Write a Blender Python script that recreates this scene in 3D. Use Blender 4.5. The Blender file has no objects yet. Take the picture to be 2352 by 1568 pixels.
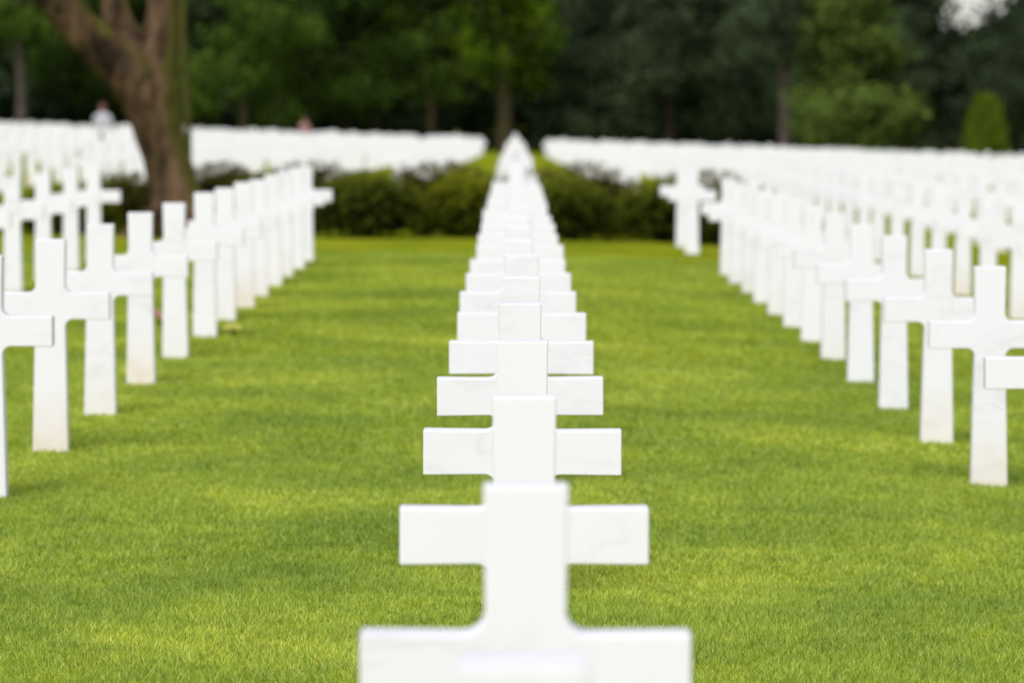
import bpy, bmesh, math, random
import numpy as np
from mathutils import Vector, Matrix
random.seed(7); rng=np.random.default_rng(11)
scene=bpy.context.scene
col=scene.collection
HC=1.805; F=9000.0; YH=240; WPX=2352.0
SC=1.27

def softmin0(t,k=0.12):
    return -k*np.log1p(np.exp(np.clip(-t/k,-60,60)))
def gz(x,y):
    x=np.asarray(x,float); y=np.asarray(y,float)
    far=np.clip((y-45)/40,0,1); far=far*far*(3-2*far)
    near_t=-0.027*x-0.026*(np.sqrt(x*x+0.6)-0.77)
    near_t=np.where(np.abs(x)>8,-0.031*x-0.026*7.2,near_t)
    xx=np.clip(x,-90,90)
    tilt=near_t*np.where(np.abs(x)>90,0,1)*(1-far)+(-0.032*xx)*far
    yy=np.minimum(y,520)
    return tilt+softmin0(0.635-0.00867*yy)
def g(x,y): return float(gz(x,y))

def mat_new(name):
    m=bpy.data.materials.new(name); m.use_nodes=True
    nt=m.node_tree; nt.nodes.clear()
    return m,nt
def N(nt,t,**kw):
    n=nt.nodes.new(t)
    for k,v in kw.items(): setattr(n,k,v)
    return n
def ramp(nt,stops,interp='LINEAR'):
    r=N(nt,'ShaderNodeValToRGB'); cr=r.color_ramp; cr.interpolation=interp
    while len(cr.elements)<len(stops): cr.elements.new(0.5)
    for e,(p,c) in zip(cr.elements,stops):
        e.position=p; e.color=(c[0],c[1],c[2],1)
    return r
def mixc(nt,fac,a,b,bt='MIX'):
    m=N(nt,'ShaderNodeMix',data_type='RGBA',blend_type=bt)
    for s,v in ((0,fac),(6,a),(7,b)):
        if hasattr(v,'is_linked') or hasattr(v,'node'): nt.links.new(v,m.inputs[s])
        else: m.inputs[s].default_value=v if s==0 else (v[0],v[1],v[2],1)
    return m.outputs[2]

# ---------- materials
def marble(name,local=True):
    m,nt=mat_new(name); L=nt.links
    out=N(nt,'ShaderNodeOutputMaterial'); b=N(nt,'ShaderNodeBsdfPrincipled')
    L.new(b.outputs[0],out.inputs[0]); b.inputs['Roughness'].default_value=0.55
    tc=N(nt,'ShaderNodeTexCoord'); oi=N(nt,'ShaderNodeObjectInfo')
    add=N(nt,'ShaderNodeVectorMath',operation='ADD')
    mul=N(nt,'ShaderNodeVectorMath',operation='SCALE'); mul.inputs['Scale'].default_value=37.0
    cmb=N(nt,'ShaderNodeCombineXYZ')
    for i in range(3): L.new(oi.outputs['Random'],cmb.inputs[i])
    L.new(cmb.outputs[0],mul.inputs[0]); L.new(tc.outputs['Object'],add.inputs[0]); L.new(mul.outputs[0],add.inputs[1])
    rot=N(nt,'ShaderNodeMapping'); rot.inputs['Rotation'].default_value=(0.4,0.6,0.5); rot.inputs['Scale'].default_value=(1,1,2.2)
    L.new(add.outputs[0],rot.inputs[0])
    n1=N(nt,'ShaderNodeTexNoise'); n1.inputs['Scale'].default_value=2.4; n1.inputs['Detail'].default_value=6; n1.inputs['Distortion'].default_value=0.7
    L.new(rot.outputs[0],n1.inputs['Vector'])
    r1=ramp(nt,[(0.0,(0,0,0)),(0.47,(0,0,0)),(0.505,(1,1,1)),(0.57,(0,0,0)),(1,(0,0,0))])
    L.new(n1.outputs['Fac'],r1.inputs[0])
    n2=N(nt,'ShaderNodeTexNoise'); n2.inputs['Scale'].default_value=3; n2.inputs['Detail'].default_value=4
    L.new(add.outputs[0],n2.inputs['Vector'])
    r2=ramp(nt,[(0.45,(0,0,0)),(0.7,(1,1,1))]); L.new(n2.outputs['Fac'],r2.inputs[0])
    mm=N(nt,'ShaderNodeMath',operation='MULTIPLY'); L.new(r1.outputs[0],mm.inputs[0]); L.new(r2.outputs[0],mm.inputs[1])
    mm2=N(nt,'ShaderNodeMath',operation='MULTIPLY'); L.new(mm.outputs[0],mm2.inputs[0]); mm2.inputs[1].default_value=0.34
    base=mixc(nt,r2.outputs[0],(0.905,0.885,0.945),(0.888,0.868,0.925))
    c=mixc(nt,mm2.outputs[0],base,(0.60,0.59,0.63))
    if local:
        sx=N(nt,'ShaderNodeSeparateXYZ'); L.new(tc.outputs['Object'],sx.inputs[0])
        mr=N(nt,'ShaderNodeMapRange'); mr.inputs[1].default_value=0.0; mr.inputs[2].default_value=0.34; mr.inputs[3].default_value=1; mr.inputs[4].default_value=0
        L.new(sx.outputs['Z'],mr.inputs[0])
        n3=N(nt,'ShaderNodeTexNoise'); n3.inputs['Scale'].default_value=9; L.new(add.outputs[0],n3.inputs['Vector'])
        q=N(nt,'ShaderNodeMath',operation='MULTIPLY'); L.new(mr.outputs[0],q.inputs[0]); L.new(n3.outputs['Fac'],q.inputs[1])
        wn=N(nt,'ShaderNodeTexWhiteNoise',noise_dimensions='1D'); L.new(oi.outputs['Random'],wn.inputs['W'])
        pw=N(nt,'ShaderNodeMath',operation='POWER'); L.new(wn.outputs['Value'],pw.inputs[0]); pw.inputs[1].default_value=1.8
        q2=N(nt,'ShaderNodeMath',operation='MULTIPLY'); L.new(q.outputs[0],q2.inputs[0]); L.new(pw.outputs[0],q2.inputs[1])
        q3=N(nt,'ShaderNodeMath',operation='MULTIPLY'); L.new(q2.outputs[0],q3.inputs[0]); q3.inputs[1].default_value=1.2
        c=mixc(nt,q3.outputs[0],c,(0.76,0.61,0.46))
    L.new(c,b.inputs['Base Color'])
    bm=N(nt,'ShaderNodeBump'); bm.inputs['Strength'].default_value=0.05; bm.inputs['Distance'].default_value=0.01
    n4=N(nt,'ShaderNodeTexNoise'); n4.inputs['Scale'].default_value=60; L.new(add.outputs[0],n4.inputs['Vector'])
    L.new(n4.outputs['Fac'],bm.inputs['Height']); L.new(bm.outputs[0],b.inputs['Normal'])
    return m
M_MARBLE=marble('white_marble'); M_MARBLE2=marble('white_marble_plain',False)

def world_patch(nt):
    """large-scale lawn variation from world position"""
    L=nt.links
    ge=N(nt,'ShaderNodeNewGeometry')
    mp=N(nt,'ShaderNodeMapping'); mp.inputs['Scale'].default_value=(0.8,0.7,0)
    L.new(ge.outputs['Position'],mp.inputs[0])
    a=N(nt,'ShaderNodeTexNoise'); a.inputs['Scale'].default_value=0.75; a.inputs['Detail'].default_value=4; a.inputs['Roughness'].default_value=0.55
    b=N(nt,'ShaderNodeTexNoise'); b.inputs['Scale'].default_value=5.0; b.inputs['Detail'].default_value=7; b.inputs['Roughness'].default_value=0.75
    L.new(mp.outputs[0],a.inputs['Vector']); L.new(mp.outputs[0],b.inputs['Vector'])
    return a.outputs['Fac'],b.outputs['Fac'],ge

def lawn_colour(nt,dark,mid,light,scale=1.0):
    a,b,ge=world_patch(nt)
    s=lambda c:tuple(v*scale for v in c)
    r=ramp(nt,[(0.32,s(dark)),(0.5,s(mid)),(0.68,s(light))]); nt.links.new(a,r.inputs[0])
    r2=ramp(nt,[(0.3,(0.76,0.80,0.82)),(0.5,(1,1,1)),(0.72,(1.22,1.15,1.0))]); nt.links.new(b,r2.inputs[0])
    return mixc(nt,1.0,r.outputs[0],r2.outputs[0],'MULTIPLY'),ge

G_D=(0.315,0.40,0.023); G_M=(0.43,0.505,0.027); G_L=(0.58,0.62,0.033)
# lawn ground
M_LAWN,nt=mat_new('lawn_ground'); L=nt.links
out=N(nt,'ShaderNodeOutputMaterial'); b=N(nt,'ShaderNodeBsdfDiffuse'); L.new(b.outputs[0],out.inputs[0])
c,ge=lawn_colour(nt,G_D,G_M,G_L,0.57)
fn=N(nt,'ShaderNodeTexNoise'); fn.inputs['Scale'].default_value=28; fn.inputs['Detail'].default_value=6
L.new(ge.outputs['Position'],fn.inputs['Vector'])
fr=ramp(nt,[(0.3,(0.6,0.62,0.5)),(0.5,(1,1,1)),(0.7,(1.3,1.25,1.1))]); L.new(fn.outputs['Fac'],fr.inputs[0])
c=mixc(nt,1.0,c,fr.outputs[0],'MULTIPLY')
L.new(c,b.inputs['Color'])
bm=N(nt,'ShaderNodeBump'); bm.inputs['Strength'].default_value=0.5; bm.inputs['Distance'].default_value=0.02
L.new(fn.outputs['Fac'],bm.inputs['Height']); L.new(bm.outputs[0],b.inputs['Normal'])
# grass blades
M_GRASS,nt=mat_new('grass_blades'); L=nt.links
out=N(nt,'ShaderNodeOutputMaterial'); d=N(nt,'ShaderNodeBsdfDiffuse'); t=N(nt,'ShaderNodeBsdfTranslucent')
ms=N(nt,'ShaderNodeMixShader'); ms.inputs[0].default_value=0.42
L.new(d.outputs[0],ms.inputs[1]); L.new(t.outputs[0],ms.inputs[2]); L.new(ms.outputs[0],out.inputs[0])
c,ge=lawn_colour(nt,G_D,G_M,G_L,1.24)
at=N(nt,'ShaderNodeAttribute',attribute_name='tint')
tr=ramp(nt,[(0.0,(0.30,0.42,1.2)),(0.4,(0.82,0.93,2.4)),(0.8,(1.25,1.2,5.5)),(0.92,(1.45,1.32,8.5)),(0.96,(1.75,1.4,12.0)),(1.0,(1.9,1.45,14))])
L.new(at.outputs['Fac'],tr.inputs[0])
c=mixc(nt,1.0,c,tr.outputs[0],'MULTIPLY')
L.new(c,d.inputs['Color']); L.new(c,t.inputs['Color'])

def leaf_mat(name,dark,light,trans=0.3,scale=0.35):
    m,nt=mat_new(name); L=nt.links
    out=N(nt,'ShaderNodeOutputMaterial'); d=N(nt,'ShaderNodeBsdfDiffuse'); t=N(nt,'ShaderNodeBsdfTranslucent')
    ms=N(nt,'ShaderNodeMixShader'); ms.inputs[0].default_value=trans
    L.new(d.outputs[0],ms.inputs[1]); L.new(t.outputs[0],ms.inputs[2]); L.new(ms.outputs[0],out.inputs[0])
    at=N(nt,'ShaderNodeAttribute',attribute_name='tint')
    tc=N(nt,'ShaderNodeNewGeometry'); n=N(nt,'ShaderNodeTexNoise'); n.inputs['Scale'].default_value=scale; n.inputs['Detail'].default_value=3
    L.new(tc.outputs['Position'],n.inputs['Vector'])
    ad=N(nt,'ShaderNodeMath',operation='ADD'); L.new(at.outputs['Fac'],ad.inputs[0]); L.new(n.outputs['Fac'],ad.inputs[1])
    hf=N(nt,'ShaderNodeMath',operation='MULTIPLY'); L.new(ad.outputs[0],hf.inputs[0]); hf.inputs[1].default_value=0.5
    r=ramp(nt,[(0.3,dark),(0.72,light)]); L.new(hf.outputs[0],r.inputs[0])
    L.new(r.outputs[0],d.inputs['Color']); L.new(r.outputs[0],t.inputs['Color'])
    return m
def bark_mat(name,a,bc,moss=None,sc=6):
    m,nt=mat_new(name); L=nt.links
    out=N(nt,'ShaderNodeOutputMaterial'); b=N(nt,'ShaderNodeBsdfPrincipled'); L.new(b.outputs[0],out.inputs[0]); b.inputs['Roughness'].default_value=0.95
    b.inputs['Specular IOR Level'].default_value=0.1
    ge=N(nt,'ShaderNodeTexCoord'); mp=N(nt,'ShaderNodeMapping'); mp.inputs['Scale'].default_value=(1,1,0.3); L.new(ge.outputs['Object'],mp.inputs[0])
    n=N(nt,'ShaderNodeTexNoise'); n.inputs['Scale'].default_value=sc; n.inputs['Detail'].default_value=8; n.inputs['Roughness'].default_value=0.65; L.new(mp.outputs[0],n.inputs['Vector'])
    r=ramp(nt,[(0.38,a),(0.62,bc)]); L.new(n.outputs['Fac'],r.inputs[0]); c=r.outputs[0]
    if moss:
        n2=N(nt,'ShaderNodeTexNoise'); n2.inputs['Scale'].default_value=1.5; n2.inputs['Detail'].default_value=4; L.new(ge.outputs['Object'],n2.inputs['Vector'])
        nn=N(nt,'ShaderNodeNewGeometry'); sx=N(nt,'ShaderNodeSeparateXYZ'); L.new(nn.outputs['Normal'],sx.inputs[0])
        ad=N(nt,'ShaderNodeMath',operation='ADD'); L.new(sx.outputs['X'],ad.inputs[0]); L.new(n2.outputs['Fac'],ad.inputs[1])
        r2=ramp(nt,[(0.75,(0,0,0)),(1.0,(1,1,1))]); sc2=N(nt,'ShaderNodeMath',operation='MULTIPLY'); L.new(ad.outputs[0],sc2.inputs[0]); sc2.inputs[1].default_value=0.78
        L.new(sc2.outputs[0],r2.inputs[0]); c=mixc(nt,r2.outputs[0],c,moss)
    L.new(c,b.inputs['Base Color'])
    bm=N(nt,'ShaderNodeBump'); bm.inputs['Strength'].default_value=1.0; bm.inputs['Distance'].default_value=0.12; L.new(n.outputs['Fac'],bm.inputs['Height']); L.new(bm.outputs[0],b.inputs['Normal'])
    return m
def plain(name,c,rough=0.8):
    m,nt=mat_new(name); out=N(nt,'ShaderNodeOutputMaterial'); b=N(nt,'ShaderNodeBsdfPrincipled'); nt.links.new(b.outputs[0],out.inputs[0])
    n=N(nt,'ShaderNodeTexNoise'); n.inputs['Scale'].default_value=20
    r=ramp(nt,[(0.3,tuple(v*0.85 for v in c)),(0.7,tuple(min(1,v*1.1) for v in c))]); nt.links.new(n.outputs['Fac'],r.inputs[0])
    nt.links.new(r.outputs[0],b.inputs['Base Color']); b.inputs['Roughness'].default_value=rough
    return m

# ---------- mesh helpers
def fast_mesh(name,co,k,tint=None,mat=None,smooth=False):
    """co: (n*k,3) polygons of k verts each"""
    nv=len(co); nf=nv//k
    me=bpy.data.meshes.new(name)
    me.vertices.add(nv); me.vertices.foreach_set('co',co.astype(np.float32).ravel())
    me.loops.add(nv); me.loops.foreach_set('vertex_index',np.arange(nv,dtype=np.int32))
    me.polygons.add(nf); me.polygons.foreach_set('loop_start',np.arange(0,nv,k,dtype=np.int32))
    me.update(calc_edges=True)
    if tint is not None:
        a=me.attributes.new('tint','FLOAT','POINT'); a.data.foreach_set('value',tint.astype(np.float32))
    if mat: me.materials.append(mat)
    return me
def add_obj(name,me,parent=None,loc=(0,0,0)):
    o=bpy.data.objects.new(name,me); col.objects.link(o); o.location=loc
    if parent: o.parent=parent
    return o
def top(o,label,cat,group=None,kind=None):
    o['label']=label; o['category']=cat
    if group: o['group']=group
    if kind: o['kind']=kind

# ---------- ground
ys=np.concatenate([np.linspace(-60,0,7)[:-1],np.linspace(0,60,61)[:-1],np.linspace(60,380,101)[:-1],np.linspace(380,2500,30)])
xp=np.concatenate([np.linspace(0,12,25)[:-1],np.linspace(12,80,30)[:-1],np.linspace(80,1500,20)])
xs=np.concatenate([-xp[::-1][:-1],xp])
X,Y=np.meshgrid(xs,ys); Z=gz(X,Y)
verts=np.stack([X,Y,Z],-1).reshape(-1,3); nx=len(xs)
faces=[(j*nx+i,j*nx+i+1,(j+1)*nx+i+1,(j+1)*nx+i) for j in range(len(ys)-1) for i in range(nx-1)]
me=bpy.data.meshes.new('ground'); me.from_pydata(verts.tolist(),[],faces); me.materials.append(M_LAWN)
for p in me.polygons: p.use_smooth=True
o=add_obj('ground',me); o['kind']='structure'

# ---------- grass blades
def blades(y0,y1,dens,w,h,marg=1.3):
    area_w=lambda y:2*(y*1200/F*1.03+marg)
    n=int(dens*(area_w(y0)+area_w(y1))/2*(y1-y0))
    y=rng.uniform(y0,y1,n); x=rng.uniform(-1,1,n)*area_w(y)/2
    z=gz(x,y)
    tuft=0.85+0.22*np.sin(x*9+2*np.sin(y*5.3))*np.sin(y*7.7+2*np.sin(x*6.1))
    th=rng.uniform(0,2*np.pi,n); ww=w*rng.uniform(0.6,1.3,n)/2
    hh=h*rng.uniform(0.4,1.15,n)*tuft
    hh=np.where(rng.uniform(0,1,n)>0.998,hh*1.6,hh)
    ln=hh*rng.uniform(0.1,1.3,n); la=rng.uniform(0,2*np.pi,n)
    p=np.zeros((n,3,3))
    p[:,0,0]=x-np.cos(th)*ww; p[:,0,1]=y-np.sin(th)*ww; p[:,0,2]=z-0.004
    p[:,1,0]=x+np.cos(th)*ww; p[:,1,1]=y+np.sin(th)*ww; p[:,1,2]=z-0.004
    p[:,2,0]=x+np.cos(la)*ln; p[:,2,1]=y+np.sin(la)*ln; p[:,2,2]=z+hh
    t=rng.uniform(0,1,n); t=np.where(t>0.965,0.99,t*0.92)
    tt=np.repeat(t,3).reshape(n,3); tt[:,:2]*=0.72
    return p.reshape(-1,3),tt.ravel()
parts=[blades(9.5,11.3,2500,0.006,0.03,0.8),blades(11.3,15,12000,0.0046,0.028),blades(15,20,6200,0.006,0.028),blades(20,28,2500,0.009,0.028),blades(28,48,650,0.014,0.028)]
co=np.concatenate([p[0] for p in parts]); ti=np.concatenate([p[1] for p in parts])
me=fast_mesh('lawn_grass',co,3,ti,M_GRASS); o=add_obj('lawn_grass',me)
o['kind']='stuff'; o['label']='short mown green grass covering the cemetery lawn'; o['category']='grass'

# ---------- cross mesh
W=0.61; H=1.095; ZB=1.1-0.68*W; ZA=ZB+0.222*W
def outline(lod=False):
    hw=W/2; wt=0.0785; wj=0.0745; wl=0.0775; wb=0.091; r=0.042
    pts=[(wb+0.003,-0.12)]
    def fil(cx,cz,a0,a1,n=7):
        return [(cx+r*math.cos(math.radians(a0+(a1-a0)*i/n)),cz+r*math.sin(math.radians(a0+(a1-a0)*i/n))) for i in range(n+1)]
    if lod: pts+=[(wl,ZB)]
    else: pts+=fil(wl+r,ZB-r,180,90)
    pts+=[(hw,ZB-0.002),(hw,ZA+0.002)]
    if lod: pts+=[(wj,ZA)]
    else: pts+=fil(wj+r,ZA+r,270,180)
    pts+=[(wt,H)]
    return pts+[(-x,z) for x,z in reversed(pts)]
def cross_mesh(lod=False):
    ol=outline(lod); T=0.048
    bm=bmesh.new()
    fv=[bm.verts.new((x,-T,z)) for x,z in ol]; f=bm.faces.new(fv)
    r=bmesh.ops.extrude_face_region(bm,geom=[f])
    for v in r['geom']:
        if isinstance(v,bmesh.types.BMVert): v.co.y+=2*T
    bmesh.ops.recalc_face_normals(bm,faces=bm.faces)
    if not lod:
        es=[e for e in bm.edges if len(e.link_faces)==2 and e.calc_face_angle()>math.radians(50)]
        bmesh.ops.bevel(bm,geom=es,offset=0.005,segments=3,profile=0.5,affect='EDGES')
    me=bpy.data.meshes.new('grave_cross'); bm.to_mesh(me); bm.free()
    return me
CM=cross_mesh(); CM.materials.append(M_MARBLE)
LM=cross_mesh(True)
pos=[]
def run(x,a,b,s):
    y=a
    while y<b: pos.append((x,y)); y+=s
cen={4.72:0.042,7.2:0.013,9.58:0.0,12.04:-0.013,14.37:-0.014,16.54:-0.010,18.55:0.0,20.56:0.008,22.8:0.004}
FARY=292
for d in list(cen)+[25.1,27.5]: pos.append((0.018 if d<8 else 0.022,d))
run(0.02,29.9,52,2.4); pos.append((0.02,56.5)); run(0.02,66,FARY,2.4)
pos.append((-2.41,17.8))
for d in [20.2,22.6,25.1,27.7,30.3]: pos.append((-2.4,d))
run(-2.4,32.6,47,2.1)
pos.append((2.365,17.05))
for d in [19.7,22.2,24.7,27.1,29.6]: pos.append((2.40,d))
run(2.42,31.8,46,2.1); pos.append((2.28,50.8)); pos.append((2.29,53.4))
run(-4.8,35.0,46.5,2.45)
run(4.82,35.0,FARY,2.4)
for n in range(3,16): run(2.4*n,48.5+ (n-3)*3,FARY,2.4)
for n in range(1,16):
    run(-2.4*n,80 if n<=2 else 66,FARY,2.4)
run(2.4,78,FARY,2.4)
vis=[(x,y) for x,y in pos if abs(x/y*F+6)<1176+0.4/y*F+30 and not (y>88 and abs(x)>0.1 and random.random()<0.05)]
vis.sort(key=lambda p:p[1])
for i,(x,y) in enumerate(vis[:300]):
    o=add_obj('grave_cross',CM)
    jx=random.gauss(0,0.008) if y>16 else 0; jy=random.gauss(0,0.03) if y>24 else 0
    dz=cen.get(y,0) if abs(x)<0.1 else 0
    o.location=(x+jx,y+jy,g(x,y)+dz+ (random.gauss(0,0.006) if 16<y<60 else (random.gauss(0,0.03) if y>=60 else 0)))
    o.rotation_euler=(random.gauss(0,0.004),random.gauss(0,0.004),random.gauss(0,0.012))
    top(o,'white marble Latin cross headstone standing in mown lawn','cross',group='white marble crosses standing in rows')
# rest as one mass
lv=np.array([v.co[:] for v in LM.vertices]); lf=[tuple(p.vertices) for p in LM.polygons]
VV=[];FF=[]
for x,y in vis[300:]:
    off=len(VV); z=g(x,y)+random.gauss(0,0.07)-(0.15 if random.random()<0.08 else 0); jx=random.gauss(0,0.04)
    VV+= (lv+np.array([x+jx,y,z])).tolist(); FF+=[tuple(i+off for i in f) for f in lf]
me=bpy.data.meshes.new('distant_crosses'); me.from_pydata(VV,[],FF); me.materials.append(M_MARBLE2)
o=add_obj('distant_crosses',me); o['kind']='stuff'; o['label']='mass of far white marble crosses in rows'; o['category']='crosses'
print('crosses',len(vis))

# ---------- foliage tools
def cards(centers,size,jit,tints,n_per,flat=0.0):
    m=len(centers); n=m*n_per
    c=np.repeat(centers,n_per,0)+rng.normal(0,1,(n,3))*jit
    t=np.clip(np.repeat(tints,n_per)+rng.normal(0,0.1,n),0,1)
    a=rng.normal(0,1,(n,3)); a/=np.linalg.norm(a,axis=1)[:,None]
    b=rng.normal(0,1,(n,3)); b-= (a*b).sum(1)[:,None]*a; b/=np.linalg.norm(b,axis=1)[:,None]
    s=size*rng.uniform(0.6,1.3,n)[:,None]
    p=np.stack([c-a*s,c+b*s*0.5,c+a*s,c-b*s*0.5],1)
    return p.reshape(-1,3),np.repeat(t,4)
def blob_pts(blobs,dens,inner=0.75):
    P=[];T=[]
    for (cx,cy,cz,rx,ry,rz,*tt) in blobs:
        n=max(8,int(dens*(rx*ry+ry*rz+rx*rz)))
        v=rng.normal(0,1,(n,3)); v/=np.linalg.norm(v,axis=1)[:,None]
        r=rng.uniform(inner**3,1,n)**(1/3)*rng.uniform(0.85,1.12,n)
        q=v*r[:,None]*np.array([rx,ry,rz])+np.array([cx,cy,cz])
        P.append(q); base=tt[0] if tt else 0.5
        T.append(np.clip(base+0.28*v[:,2]+rng.normal(0,0.16,n),0,1))  # clump tops tinted lighter, undersides darker: light from above put into colour
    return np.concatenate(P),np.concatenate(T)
def tube_mesh(chains,seg=12,rough=0.08):
    V=[];Fc=[]
    for pts,rad in chains:
        pts=[Vector(p) for p in pts]; n=len(pts)
        rp=[];rr=[]
        for i in range(n-1):
            p0=pts[max(i-1,0)];p1=pts[i];p2=pts[i+1];p3=pts[min(i+2,n-1)]
            for s in range(6):
                t=s/6
                rp.append(0.5*((2*p1)+(p2-p0)*t+(2*p0-5*p1+4*p2-p3)*t*t+(3*p1-p0-3*p2+p3)*t**3)); rr.append(rad[i]*(1-t)+rad[i+1]*t)
        rp.append(pts[-1]); rr.append(rad[-1])
        off=len(V); ph=[random.uniform(-1,1) for _ in range(seg)]
        for i,(p,r) in enumerate(zip(rp,rr)):
            d=(rp[min(i+1,len(rp)-1)]-rp[max(i-1,0)]).normalized()
            u=d.cross(Vector((0,1,0.01))).normalized(); w=d.cross(u)
            for k in range(seg):
                a=2*math.pi*k/seg; q=r*(1+rough*ph[k]+random.uniform(-1,1)*rough*0.4)
                V.append(tuple(p+u*math.cos(a)*q+w*math.sin(a)*q))
        m=len(rp)
        for i in range(m-1):
            for k in range(seg):
                Fc.append((off+i*seg+k,off+i*seg+(k+1)%seg,off+(i+1)*seg+(k+1)%seg,off+(i+1)*seg+k))
        Fc.append(tuple(off+k for k in range(seg))[::-1]); Fc.append(tuple(off+(m-1)*seg+k for k in range(seg)))
    me=bpy.data.meshes.new('trunk'); me.from_pydata(V,[],Fc)
    for p in me.polygons: p.use_smooth=True
    return me
def make_tree(name,x,y,chains,bmat,blobs,lmat,label,cat,dens=14,leaf=0.16,npc=7,jit=0.35,inner=0.6,group=None,rough=0.08):
    z=g(x,y)
    root=bpy.data.objects.new(name,None); col.objects.link(root); root.location=(x,y,z)
    top(root,label,cat,group=group)
    me=tube_mesh(chains,rough=rough); me.materials.append(bmat); add_obj('trunk',me,root)
    if blobs:
        P,T=blob_pts(blobs,dens,inner)
        c,t=cards(P,leaf,jit,T,npc)
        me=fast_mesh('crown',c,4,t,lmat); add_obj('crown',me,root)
    return root

BK1=bark_mat('brown_bark',(0.016,0.010,0.006),(0.185,0.115,0.066),moss=(0.12,0.105,0.022),sc=3.6)
BK2=bark_mat('grey_bark',(0.016,0.013,0.011),(0.05,0.041,0.036))
BK2L=bark_mat('pale_grey_bark',(0.05,0.042,0.036),(0.14,0.115,0.10))
BK3=bark_mat('mossy_bark',(0.03,0.027,0.012),(0.08,0.065,0.03))
BK4=bark_mat('green_mossy_bark',(0.05,0.05,0.015),(0.12,0.12,0.028))
LF_MID=leaf_mat('leaves_mid_green',(0.018,0.037,0.008),(0.135,0.215,0.032))
LF_DARK=leaf_mat('leaves_dark_green',(0.011,0.022,0.008),(0.09,0.15,0.026))
LF_BRT=leaf_mat('leaves_bright_green',(0.014,0.032,0.004),(0.14,0.22,0.014))
LF_CON=leaf_mat('conifer_light_green',(0.018,0.034,0.009),(0.19,0.265,0.055),scale=0.22)
LF_PINE=leaf_mat('pine_needles',(0.018,0.030,0.017),(0.11,0.15,0.072))
LF_YEW=leaf_mat('yew_needles',(0.04,0.07,0.008),(0.18,0.24,0.02))
LF_SHR=leaf_mat('shrub_leaves',(0.035,0.045,0.005),(0.25,0.27,0.018),scale=1.0)
LF_SHR2=leaf_mat('shrub_leaves_brown',(0.05,0.042,0.010),(0.17,0.155,0.035),scale=1.0)
LF_SHR3=leaf_mat('shrub_leaves_dark',(0.018,0.026,0.005),(0.18,0.21,0.02),scale=1.0)
LF_FOR=leaf_mat('forest_leaves',(0.011,0.019,0.010),(0.075,0.11,0.045),scale=0.16)

# big near tree
ty=53.0; k=ty/F
bx=(392-1182)*k; bz=g(bx,ty)
def R(px,py,dy=0):
    return ((px-1182)*k-bx,dy,HC-(py-YH)*k-bz)
def rs(*a): return [v*k for v in a]
ch=[([R(420,575),R(410,500),R(396,420),R(367,320),R(346,215),R(362,125,0.1),R(372,20,0.2),R(368,-120,0.3),R(395,-320,0.5)],rs(98,72,56,55,72,50,38,35,26)),
    ([R(345,240),R(292,160,-0.1),R(230,100,-0.2),R(170,40,-0.35),R(128,-20,-0.45),R(70,-140,-0.6),R(-40,-330,-0.9)],rs(56,60,50,46,42,34,20)),
    ([R(338,190,0.35),R(298,110,0.7),R(252,20,1.0),R(225,-160,1.3)],rs(44,36,30,22)),
    ([R(395,-320,0.5),R(480,-420,0.3),R(640,-520,0)],[0.14,0.11,0.05]),
    ([R(-40,-330,-0.9),R(-160,-420,-1.2),R(-300,-480,-1.5)],[0.12,0.1,0.05])]
for a in (0.3,1.5,2.9,4.0,5.2): # root flares
    ch.append(([(0.12+math.cos(a)*0.15,math.sin(a)*0.15,0.45),(0.12+math.cos(a)*0.5,math.sin(a)*0.5,0.1),(0.12+math.cos(a)*0.95,math.sin(a)*0.95,-0.12)],[0.22,0.18,0.07]))
cb=[]
for i in range(26):
    a=random.uniform(0,6.28); rr=random.uniform(0,4.2)
    cb.append((math.cos(a)*rr-0.5,math.sin(a)*rr*0.8,8.2+random.uniform(-0.9,2.2)-rr*0.15,1.3,1.2,0.8,random.uniform(0.35,0.7)))
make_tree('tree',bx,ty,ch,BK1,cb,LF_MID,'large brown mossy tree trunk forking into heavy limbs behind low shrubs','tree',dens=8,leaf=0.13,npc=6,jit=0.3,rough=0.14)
# slender mossy tree beside it
sx_=(428-1182)*62/F
make_tree('tree',sx_,62,[([(0,0,-0.2),(0.03,0,1.5),(-0.03,0,3.2),(0.05,0,6.0)],[0.075,0.06,0.055,0.03]),([(-0.02,0,4.5),(0.4,0.2,5.4),(0.8,0.3,6.0)],[0.03,0.02,0.01]),([(0,0,4.9),(-0.4,0.1,5.8),(-0.7,0,6.5)],[0.03,0.02,0.01])],BK4,
    [(math.cos(i)*0.7,math.sin(i*1.7)*0.7,5.8+0.25*(i%4),0.5,0.5,0.4,0.6) for i in range(10)],LF_MID,'slender young tree with yellow green mossy stem','tree',dens=30,leaf=0.08,npc=6,jit=0.15)

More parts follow.
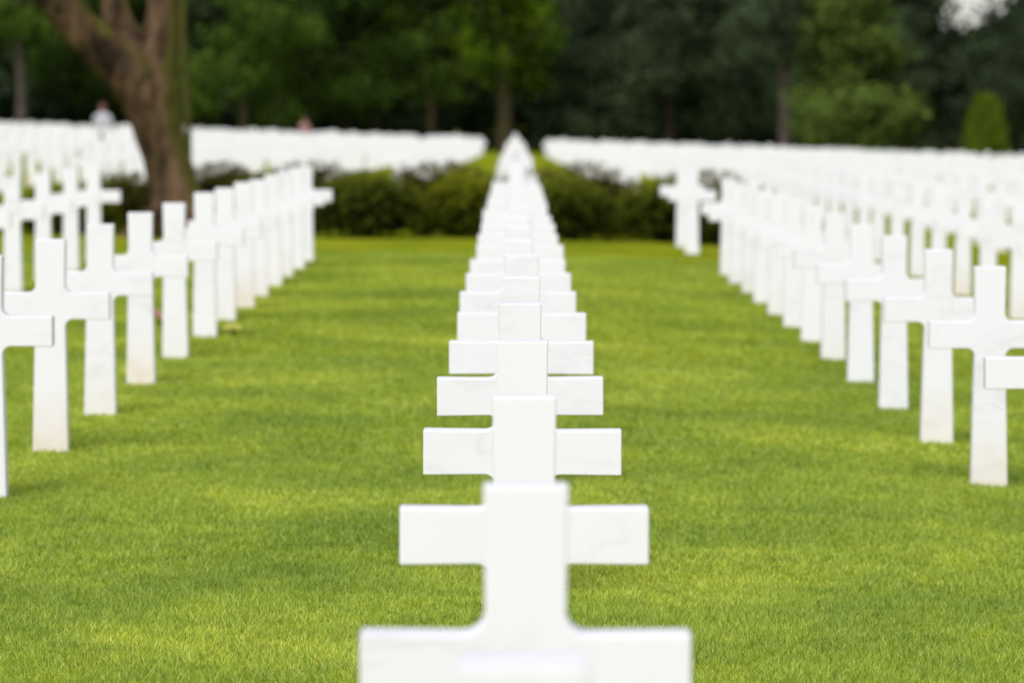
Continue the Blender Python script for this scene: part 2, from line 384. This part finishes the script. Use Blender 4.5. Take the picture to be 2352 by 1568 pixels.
def broad(x,y,h,r,lowz,mat,bmat,label,tr=0.35,trunkh=None,nb=34,tint=(0.2,0.8),dens=9,leaf=0.2,squash=0.7,name='tree',lo=0.18):
    h*=SC; r*=SC; lowz=lowz*SC+0.2; tr*=SC; leaf*=SC; dens/=SC*SC; x*=SC; y*=SC
    bl=[]
    for i in range(nb):
        u=random.random(); zz=lowz+(h-lowz)*u
        prof=r*(math.sin(math.pi*min(1,lo+u*(0.98-lo)))**0.6)
        a=random.uniform(0,6.28); rr=prof*math.sqrt(random.random())*0.85
        s=random.uniform(0.7,1.25)*r*0.30
        bl.append((math.cos(a)*rr,math.sin(a)*rr,zz,s*1.25,s*1.2,s*squash,random.uniform(*tint)))
    ch=[([(0,0,-0.3),(0.05,0,h*0.2),(-0.1,0,h*0.45),(0.05,0.1,h*0.8)],[tr*1.3,tr,tr*0.8,tr*0.25])]
    for i in range(6):
        a=i*1.05+random.random(); z0=h*random.uniform(0.4,0.6)
        ch.append(([(0,0,z0),(math.cos(a)*r*0.3,math.sin(a)*r*0.3,z0+h*0.12),(math.cos(a)*r*0.7,math.sin(a)*r*0.7,z0+h*0.2)],[tr*0.45,tr*0.28,0.05]))
    return make_tree(name,x,y,ch,bmat,bl,mat,label,'tree',dens=dens,leaf=leaf,npc=7,jit=0.35*SC)

def X_(px,d): return (px-1182)*d/F
broad(X_(560,234),234,13,4.2,1.8,LF_MID,BK3,'broad leafy green tree at the edge of the woods',tr=0.26,tint=(0.25,0.9),lo=0.3)
broad(X_(800,242),242,14,5.6,2.6,LF_DARK,BK2,'tall dark green leafy tree behind the crosses',tr=0.3,tint=(0.2,0.9),nb=50)
broad(X_(1160,236),236,12,3.3,3.9,LF_BRT,BK3,'bright yellow green leafy tree with bare lower trunk',tr=0.45,tint=(0.1,0.85),nb=38)
broad(X_(990,240),240,13,3.4,3.0,LF_MID,BK3,'green leafy tree with drooping branches',tr=0.2,tint=(0.1,0.8))
broad(X_(250,247),247,14,5.5,3.0,LF_DARK,BK2,'dark green leafy tree with shaded crown',tr=0.25,lo=0.3)
broad(X_(50,234),234,13,4.5,6.4,LF_MID,BK2L,'dark tree with slim grey trunk',tr=0.3)
broad(X_(1400,244),244,14,5.4,1.6,LF_PINE,BK2,'dark pine tree with dense needles',tr=0.25,squash=0.45,nb=54,lo=0.35)
broad(X_(1535,240),240,14,4.2,4.2,LF_PINE,BK2,'dark pine tree with exposed lower trunk',tr=0.36,squash=0.4,nb=40)
broad(X_(1680,246),246,14,4.8,2.2,LF_PINE,BK3,'tall dark pine tree with layered branches',tr=0.25,squash=0.4,nb=54,tint=(0.3,0.95),lo=0.35)
broad(X_(1802,234),234,13,3.6,6.0,LF_PINE,BK2L,'pine tree with tall bare grey trunk',tr=0.42,squash=0.4,tint=(0.3,0.9))
broad(X_(2375,262),262,10.2,4.2,1.0,LF_PINE,BK2,'dark conifer with open branches against the sky',tr=0.25,squash=0.4,nb=48,lo=0.35)
broad(X_(2080,268),268,10.4,2.8,1.0,LF_PINE,BK2,'dark conifer with open branches against the sky',tr=0.25,squash=0.4,nb=38,lo=0.35)
broad(X_(2230,272),272,7.9,2.8,1.0,LF_PINE,BK2,'dark conifer with open branches against the sky',tr=0.25,squash=0.4,nb=30,lo=0.35)
# large rounded green tree
dd=230*SC; bl=[]
for i in range(100):
    u=random.random()**1.15; zz=0.4+u*13; prof=5.6*(1-u*0.66)*min(1,0.8+u*2); a=random.uniform(0,6.28); rr=prof*math.sqrt(random.random())
    s=random.uniform(0.6,1.5); bl.append((math.cos(a)*rr*0.95-1.5*u,math.sin(a)*rr*0.95,zz,s*1.2,s*1.2,s*0.75,random.uniform(0.0,0.95)))
make_tree('tree',X_(1988,dd),dd,[([(0,0,-0.3),(0,0,5),(-1.6,0,12)],[0.45,0.35,0.1])],BK2,bl,LF_CON,'full rounded green tree with branches down to the ground','tree',dens=6.5,leaf=0.25,jit=0.5)
# conical shrub
dd=230; bl=[]
for i in range(64):
    u=i/63; zz=0.3+u*3.9; prof=1.4*(1-u**1.5)**0.6*0.70+0.08; a=i*2.4
    bl.append((math.cos(a)*prof*0.9,math.sin(a)*prof*0.9,zz,0.52,0.52,0.46,random.uniform(0.4,0.95)))
make_tree('conical_shrub',X_(2262,dd),dd,[([(0,0,-0.2),(0,0,1.2),(0,0,3.2)],[0.15,0.1,0.04])],BK2,bl,LF_YEW,'clipped conical evergreen shrub in bright green','shrub',dens=45,leaf=0.10,npc=6,jit=0.14)

# far wood (one mass)
n=19000
fx=rng.uniform(-62,66,n); fy=rng.uniform(274,300,n)
zt=15-np.clip((fx-28.0)/3,0,1)*8.0+1.2*np.sin(fx*0.9)+0.8*np.sin(fx*2.3+1)+np.clip((fx-37.0)/2.5,0,1)*3.0
zb=gz(fx*SC,fy*SC)/SC
fz=zb+rng.uniform(0,1,n)*(zt-zb)
cl=np.stack([fx,fy,fz],1)*SC
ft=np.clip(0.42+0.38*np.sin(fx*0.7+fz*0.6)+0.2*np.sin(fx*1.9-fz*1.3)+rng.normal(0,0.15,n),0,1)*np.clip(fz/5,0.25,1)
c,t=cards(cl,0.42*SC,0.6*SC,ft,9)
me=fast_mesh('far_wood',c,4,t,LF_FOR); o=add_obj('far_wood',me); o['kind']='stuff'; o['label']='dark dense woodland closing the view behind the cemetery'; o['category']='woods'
for px,d,r in [(865,252,0.26),(640,255,0.2)]:
    broad(X_(px,d),d,13,3.0,6.0,LF_DARK,BK2,'slender dark woodland tree with bare trunk',tr=r,nb=14,dens=6)

# ---------- shrubs
def shrub(x,y,rx,ry,h,mat,label):
    z=g(x,y)
    bl=[]
    NB=60
    for i in range(NB):
        a=i*2.39996; q=math.sqrt((i+0.5)/NB)
        px=math.cos(a)*q; py=math.sin(a)*q
        zt=(h-0.12)*(max(0.0,1-q**2.0))**0.5
        bl.append((px*(rx-0.14),py*(ry-0.14),max(0.08,zt),0.18,0.18,0.12,0.1+0.85*zt/h+random.uniform(-0.06,0.06)))  # top light painted into leaf tint: pale on the crest, dark at the foot
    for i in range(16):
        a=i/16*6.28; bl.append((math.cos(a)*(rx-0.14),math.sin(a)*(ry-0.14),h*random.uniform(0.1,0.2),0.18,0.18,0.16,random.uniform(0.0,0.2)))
    root=bpy.data.objects.new('low_shrub',None); col.objects.link(root); root.location=(x,y,z)
    top(root,label,'shrub',group='low clipped shrubs between grave plots')
    ch=[([(0,0,-0.1),(random.uniform(-.2,.2),random.uniform(-.2,.2),h*0.4),(math.cos(a)*rx*0.5,math.sin(a)*ry*0.5,h*0.65)],[0.05,0.04,0.015]) for a in (0,1.3,2.6,3.9,5.2)]
    me=tube_mesh(ch,6); me.materials.append(BK2); add_obj('stem',me,root)
    Pp,T=blob_pts(bl,150,0.5); c,t=cards(Pp,0.026,0.025,T,6)
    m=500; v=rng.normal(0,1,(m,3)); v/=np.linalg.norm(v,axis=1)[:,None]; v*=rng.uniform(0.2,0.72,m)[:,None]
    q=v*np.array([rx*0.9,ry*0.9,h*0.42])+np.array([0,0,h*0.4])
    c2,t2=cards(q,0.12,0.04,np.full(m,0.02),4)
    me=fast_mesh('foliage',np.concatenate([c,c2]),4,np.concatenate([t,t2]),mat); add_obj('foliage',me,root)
la='low rounded olive green shrub on the lawn'; lb='low rounded brownish green shrub on the lawn'; lc='low rounded dark green shrub on the lawn'
for (x,y,rx,ry,h,mt,l) in [(-2.02,53.5,1.0,1.0,0.94,LF_SHR3,lc),(-0.75,54.0,0.68,0.9,0.92,LF_SHR,la),(-0.1,54.8,0.45,0.8,0.82,LF_SHR3,lc),
    (0.75,54.0,0.85,0.9,0.90,LF_SHR3,lc),(2.1,55.1,0.98,0.9,0.90,LF_SHR3,lc),(3.1,54.9,0.65,0.9,0.78,LF_SHR3,lc),
    (-3.5,55,0.9,1.1,0.86,LF_SHR3,lc),(-6.3,54.5,0.95,1.1,0.72,LF_SHR,la),(-7.9,55,0.9,1.1,0.7,LF_SHR,la),
    (-2.9,57.3,1.3,1.1,1.0,LF_SHR2,lb),(-1.1,57.1,1.4,1.1,1.04,LF_SHR2,lb),(0.9,57.2,1.4,1.1,1.06,LF_SHR2,lb),(2.7,57.1,1.4,1.1,1.04,LF_SHR2,lb),(-4.3,58.0,1.0,1.0,0.98,LF_SHR2,lb),(-5.8,58.0,1.0,1.0,0.8,LF_SHR2,lb),
    (3.7,54,0.6,1.0,0.65,LF_SHR3,lc),(3.8,50.5,0.45,0.9,0.55,LF_SHR3,lc)]:
    shrub(x,y,rx,ry,h,mt,l)

# ---------- people
def person(x,y,height,facing,shirt_c,trous_c,hair_c,label,arm=0.0):
    s=height/1.75; z=g(x,y)
    J=[('pel',(0,0,0.95),.13,.10),('wai',(0,0,1.10),.125,.095),('che',(0,0,1.32),.155,.105),('nk0',(0,0,1.46),.07,.065),('nk1',(0,0.01,1.53),.052,.055),
       ('hd0',(0,-0.005,1.60),.07,.085),('hd1',(0,-0.005,1.68),.075,.09),('hd2',(0,0,1.735),.045,.05),('nose',(0,-0.10,1.625),.014,.014)]
    E=[('pel','wai'),('wai','che'),('che','nk0'),('nk0','nk1'),('nk1','hd0'),('hd0','hd1'),('hd1','hd2'),('hd0','nose')]
    for sd,sg in (('l',1),('r',-1)):
        st=0.12*sg
        J+=[('sh'+sd,(0.175*sg,0,1.40),.06,.06),('el'+sd,(0.25*sg,0.03-0.08*arm,1.13),.042,.042),('wr'+sd,(0.24*sg,-0.06-0.2*arm,0.90+0.22*arm),.028,.028),('ha'+sd,(0.235*sg,-0.09-0.22*arm,0.82+0.24*arm),.034,.022),
            ('hi'+sd,(0.09*sg,0,0.88),.092,.092),('kn'+sd,(0.10*sg,-0.03-st*0.6,0.49),.062,.062),('an'+sd,(0.10*sg,st*-0.9+0.04,0.09),.042,.042),('to'+sd,(0.115*sg,st*-0.9-0.12,0.035),.036,.03)]
        E+=[('che','sh'+sd),('sh'+sd,'el'+sd),('el'+sd,'wr'+sd),('wr'+sd,'ha'+sd),('pel','hi'+sd),('hi'+sd,'kn'+sd),('kn'+sd,'an'+sd),('an'+sd,'to'+sd)]
        for f,(dx,dz,ln) in enumerate([(-.018,0,.07),(-.006,0,.08),(.006,0,.075),(.018,0,.06)]):
            nm='f%d%s'%(f,sd); J.append((nm,(0.235*sg,-0.10-0.22*arm+dx*1.2,0.82-ln+0.24*arm),.009,.009)); E.append(('ha'+sd,nm))
        J.append(('th'+sd,(0.22*sg,-0.135-0.22*arm,0.80+0.24*arm),.010,.010)); E.append(('ha'+sd,'th'+sd))
    idx={j[0]:i for i,j in enumerate(J)}
    me=bpy.data.meshes.new('body'); me.from_pydata([j[1] for j in J],[(idx[a],idx[b]) for a,b in E],[])
    tmp=bpy.data.objects.new('tmp',me); col.objects.link(tmp)
    md=tmp.modifiers.new('s','SKIN')
    for i,j in enumerate(J):
        me.skin_vertices[0].data[i].radius=(j[2],j[3]); me.skin_vertices[0].data[i].use_root=(i==0)
    sb=tmp.modifiers.new('u','SUBSURF'); sb.levels=2; sb.render_levels=2
    dg=bpy.context.evaluated_depsgraph_get(); body=bpy.data.meshes.new_from_object(tmp.evaluated_get(dg))
    bpy.data.objects.remove(tmp); body.name='body'
    for p in body.polygons: p.use_smooth=True
    body.materials.clear(); body.materials.append(plain('skin',(0.45,0.24,0.18)))
    def shell(nm,cond,off,mat):
        bm=bmesh.new(); bm.from_mesh(body); bm.normal_update()
        bmesh.ops.delete(bm,geom=[f for f in bm.faces if not cond(f.calc_center_median())],context='FACES')
        for v in bm.verts: v.co+=v.normal*off
        m=bpy.data.meshes.new(nm); bm.to_mesh(m); bm.free(); m.materials.append(mat)
        for p in m.polygons: p.use_smooth=True
        return m
    root=add_obj('person',None,loc=(x,y,z)); root.rotation_euler=(0,0,facing); root.scale=(s*1.1,s*1.1,s)
    top(root,label,'person')
    add_obj('body',body,root)
    add_obj('shirt',shell('shirt',lambda c:(0.93<c.z<1.49 and abs(c.x)<0.19) or (c.z>1.14 and c.z<1.49),0.016,plain('shirt_cloth',shirt_c)),root)
    add_obj('trousers',shell('trousers',lambda c:0.08<c.z<0.99 and abs(c.x)<0.19 ,0.010,plain('trouser_cloth',trous_c)),root)
    add_obj('shoes',shell('shoes',lambda c:c.z<0.085,0.008,plain('shoe_leather',(0.05,0.04,0.04))),root)
    add_obj('hair',shell('hair',lambda c:c.z>1.56 and (c.z>1.70 or c.y>-0.01) ,0.016,plain('hair_strands',hair_c)),root)
person(X_(237,110),110,1.80,2.7,(0.55,0.53,0.6),(0.15,0.16,0.2),(0.16,0.07,0.05),'person in white shirt walking among white crosses',0.5)
person(X_(700,190),190,1.86,2.6,(0.40,0.20,0.20),(0.1,0.1,0.12),(0.20,0.10,0.07),'person in reddish top standing behind rows of crosses')

# ---------- small things: flowers, leaf
def flowers(x,y,c,label,sc=1.0):
    z=g(x,y); root=bpy.data.objects.new('flower_bouquet',None); col.objects.link(root); root.location=(x,y,z); root.scale=(sc,sc,sc*0.8); top(root,label,'flowers')
    ch=[([(0,0,0),(random.uniform(-.03,.03),random.uniform(-.03,.03),0.08),(random.uniform(-.08,.08),random.uniform(-.08,.08),0.16)],[0.004,0.004,0.003]) for _ in range(8)]
    me=tube_mesh(ch,5); me.materials.append(LF_YEW); add_obj('stem',me,root)
    Pp=np.array([q[0][-1] for q in ch]); cc,tt=cards(Pp,0.022,0.02,np.full(8,0.6),18)
    me=fast_mesh('petals',cc,4,tt,plain('petal',c)); add_obj('petals',me,root)
flowers(X_(366,31.5),31.5,(0.75,0.35,0.40),'small pink flower bouquet lying at a white cross',0.8)
flowers(X_(535,30.2),30.2,(0.85,0.78,0.22),'small clump of yellow flowers on the lawn',0.6)
bm=bmesh.new(); pts=[(0,-.03,0),(.014,-.012,.006),(.018,.006,.008),(.008,.024,.004),(0,.036,.002),(-.008,.024,.006),(-.018,.006,.01),(-.014,-.012,.008)]
bm.faces.new([bm.verts.new(p) for p in pts]); me=bpy.data.meshes.new('fallen_leaf'); bm.to_mesh(me); bm.free(); me.materials.append(plain('red_leaf',(0.20,0.015,0.02)))
lx,ly=X_(722,12.3),12.3
o=add_obj('fallen_leaf',me,loc=(lx,ly,g(lx,ly)+0.036)); o.rotation_euler=(0.7,0.2,1.4); top(o,'small dark red fallen leaf lying on the grass','leaf')

# ---------- light
w=bpy.data.worlds.new('World'); scene.world=w; w.use_nodes=True; nt=w.node_tree; nt.nodes.clear()
out=N(nt,'ShaderNodeOutputWorld'); bg=N(nt,'ShaderNodeBackground'); sky=N(nt,'ShaderNodeTexSky',sky_type='NISHITA')
sky.sun_disc=False; sky.sun_elevation=math.radians(48); sky.sun_rotation=math.radians(200); sky.air_density=1.0; sky.dust_density=1.0
hs=N(nt,'ShaderNodeHueSaturation'); hs.inputs['Saturation'].default_value=0.42
nt.links.new(sky.outputs[0],hs.inputs['Color']); nt.links.new(hs.outputs[0],bg.inputs['Color']); nt.links.new(bg.outputs[0],out.inputs[0]); bg.inputs['Strength'].default_value=0.15
sl=bpy.data.lights.new('sun','SUN'); sl.energy=2.35; sl.angle=math.radians(35); sl.color=(1,0.965,0.955)
so=bpy.data.objects.new('sun',sl); col.objects.link(so)
az=math.radians(200); el=math.radians(48)
dirv=Vector((math.sin(az)*math.cos(el),math.cos(az)*math.cos(el),math.sin(el)))
so.rotation_euler=dirv.to_track_quat('Z','Y').to_euler()

# ---------- camera
cd=bpy.data.cameras.new('camera'); cam=bpy.data.objects.new('camera',cd); col.objects.link(cam)
cd.sensor_width=36; cd.lens=36*F/WPX; cd.clip_end=5000; cd.clip_start=0.1
cam.location=(0,0,HC)
cam.rotation_euler=(math.radians(90)-math.atan((784-YH)/F),0,math.atan(6/F))
cd.dof.use_dof=True; cd.dof.focus_distance=13.0; cd.dof.aperture_fstop=3.3
scene.camera=cam
scene.view_settings.view_transform='Standard'; scene.view_settings.look='None'; scene.view_settings.exposure=0
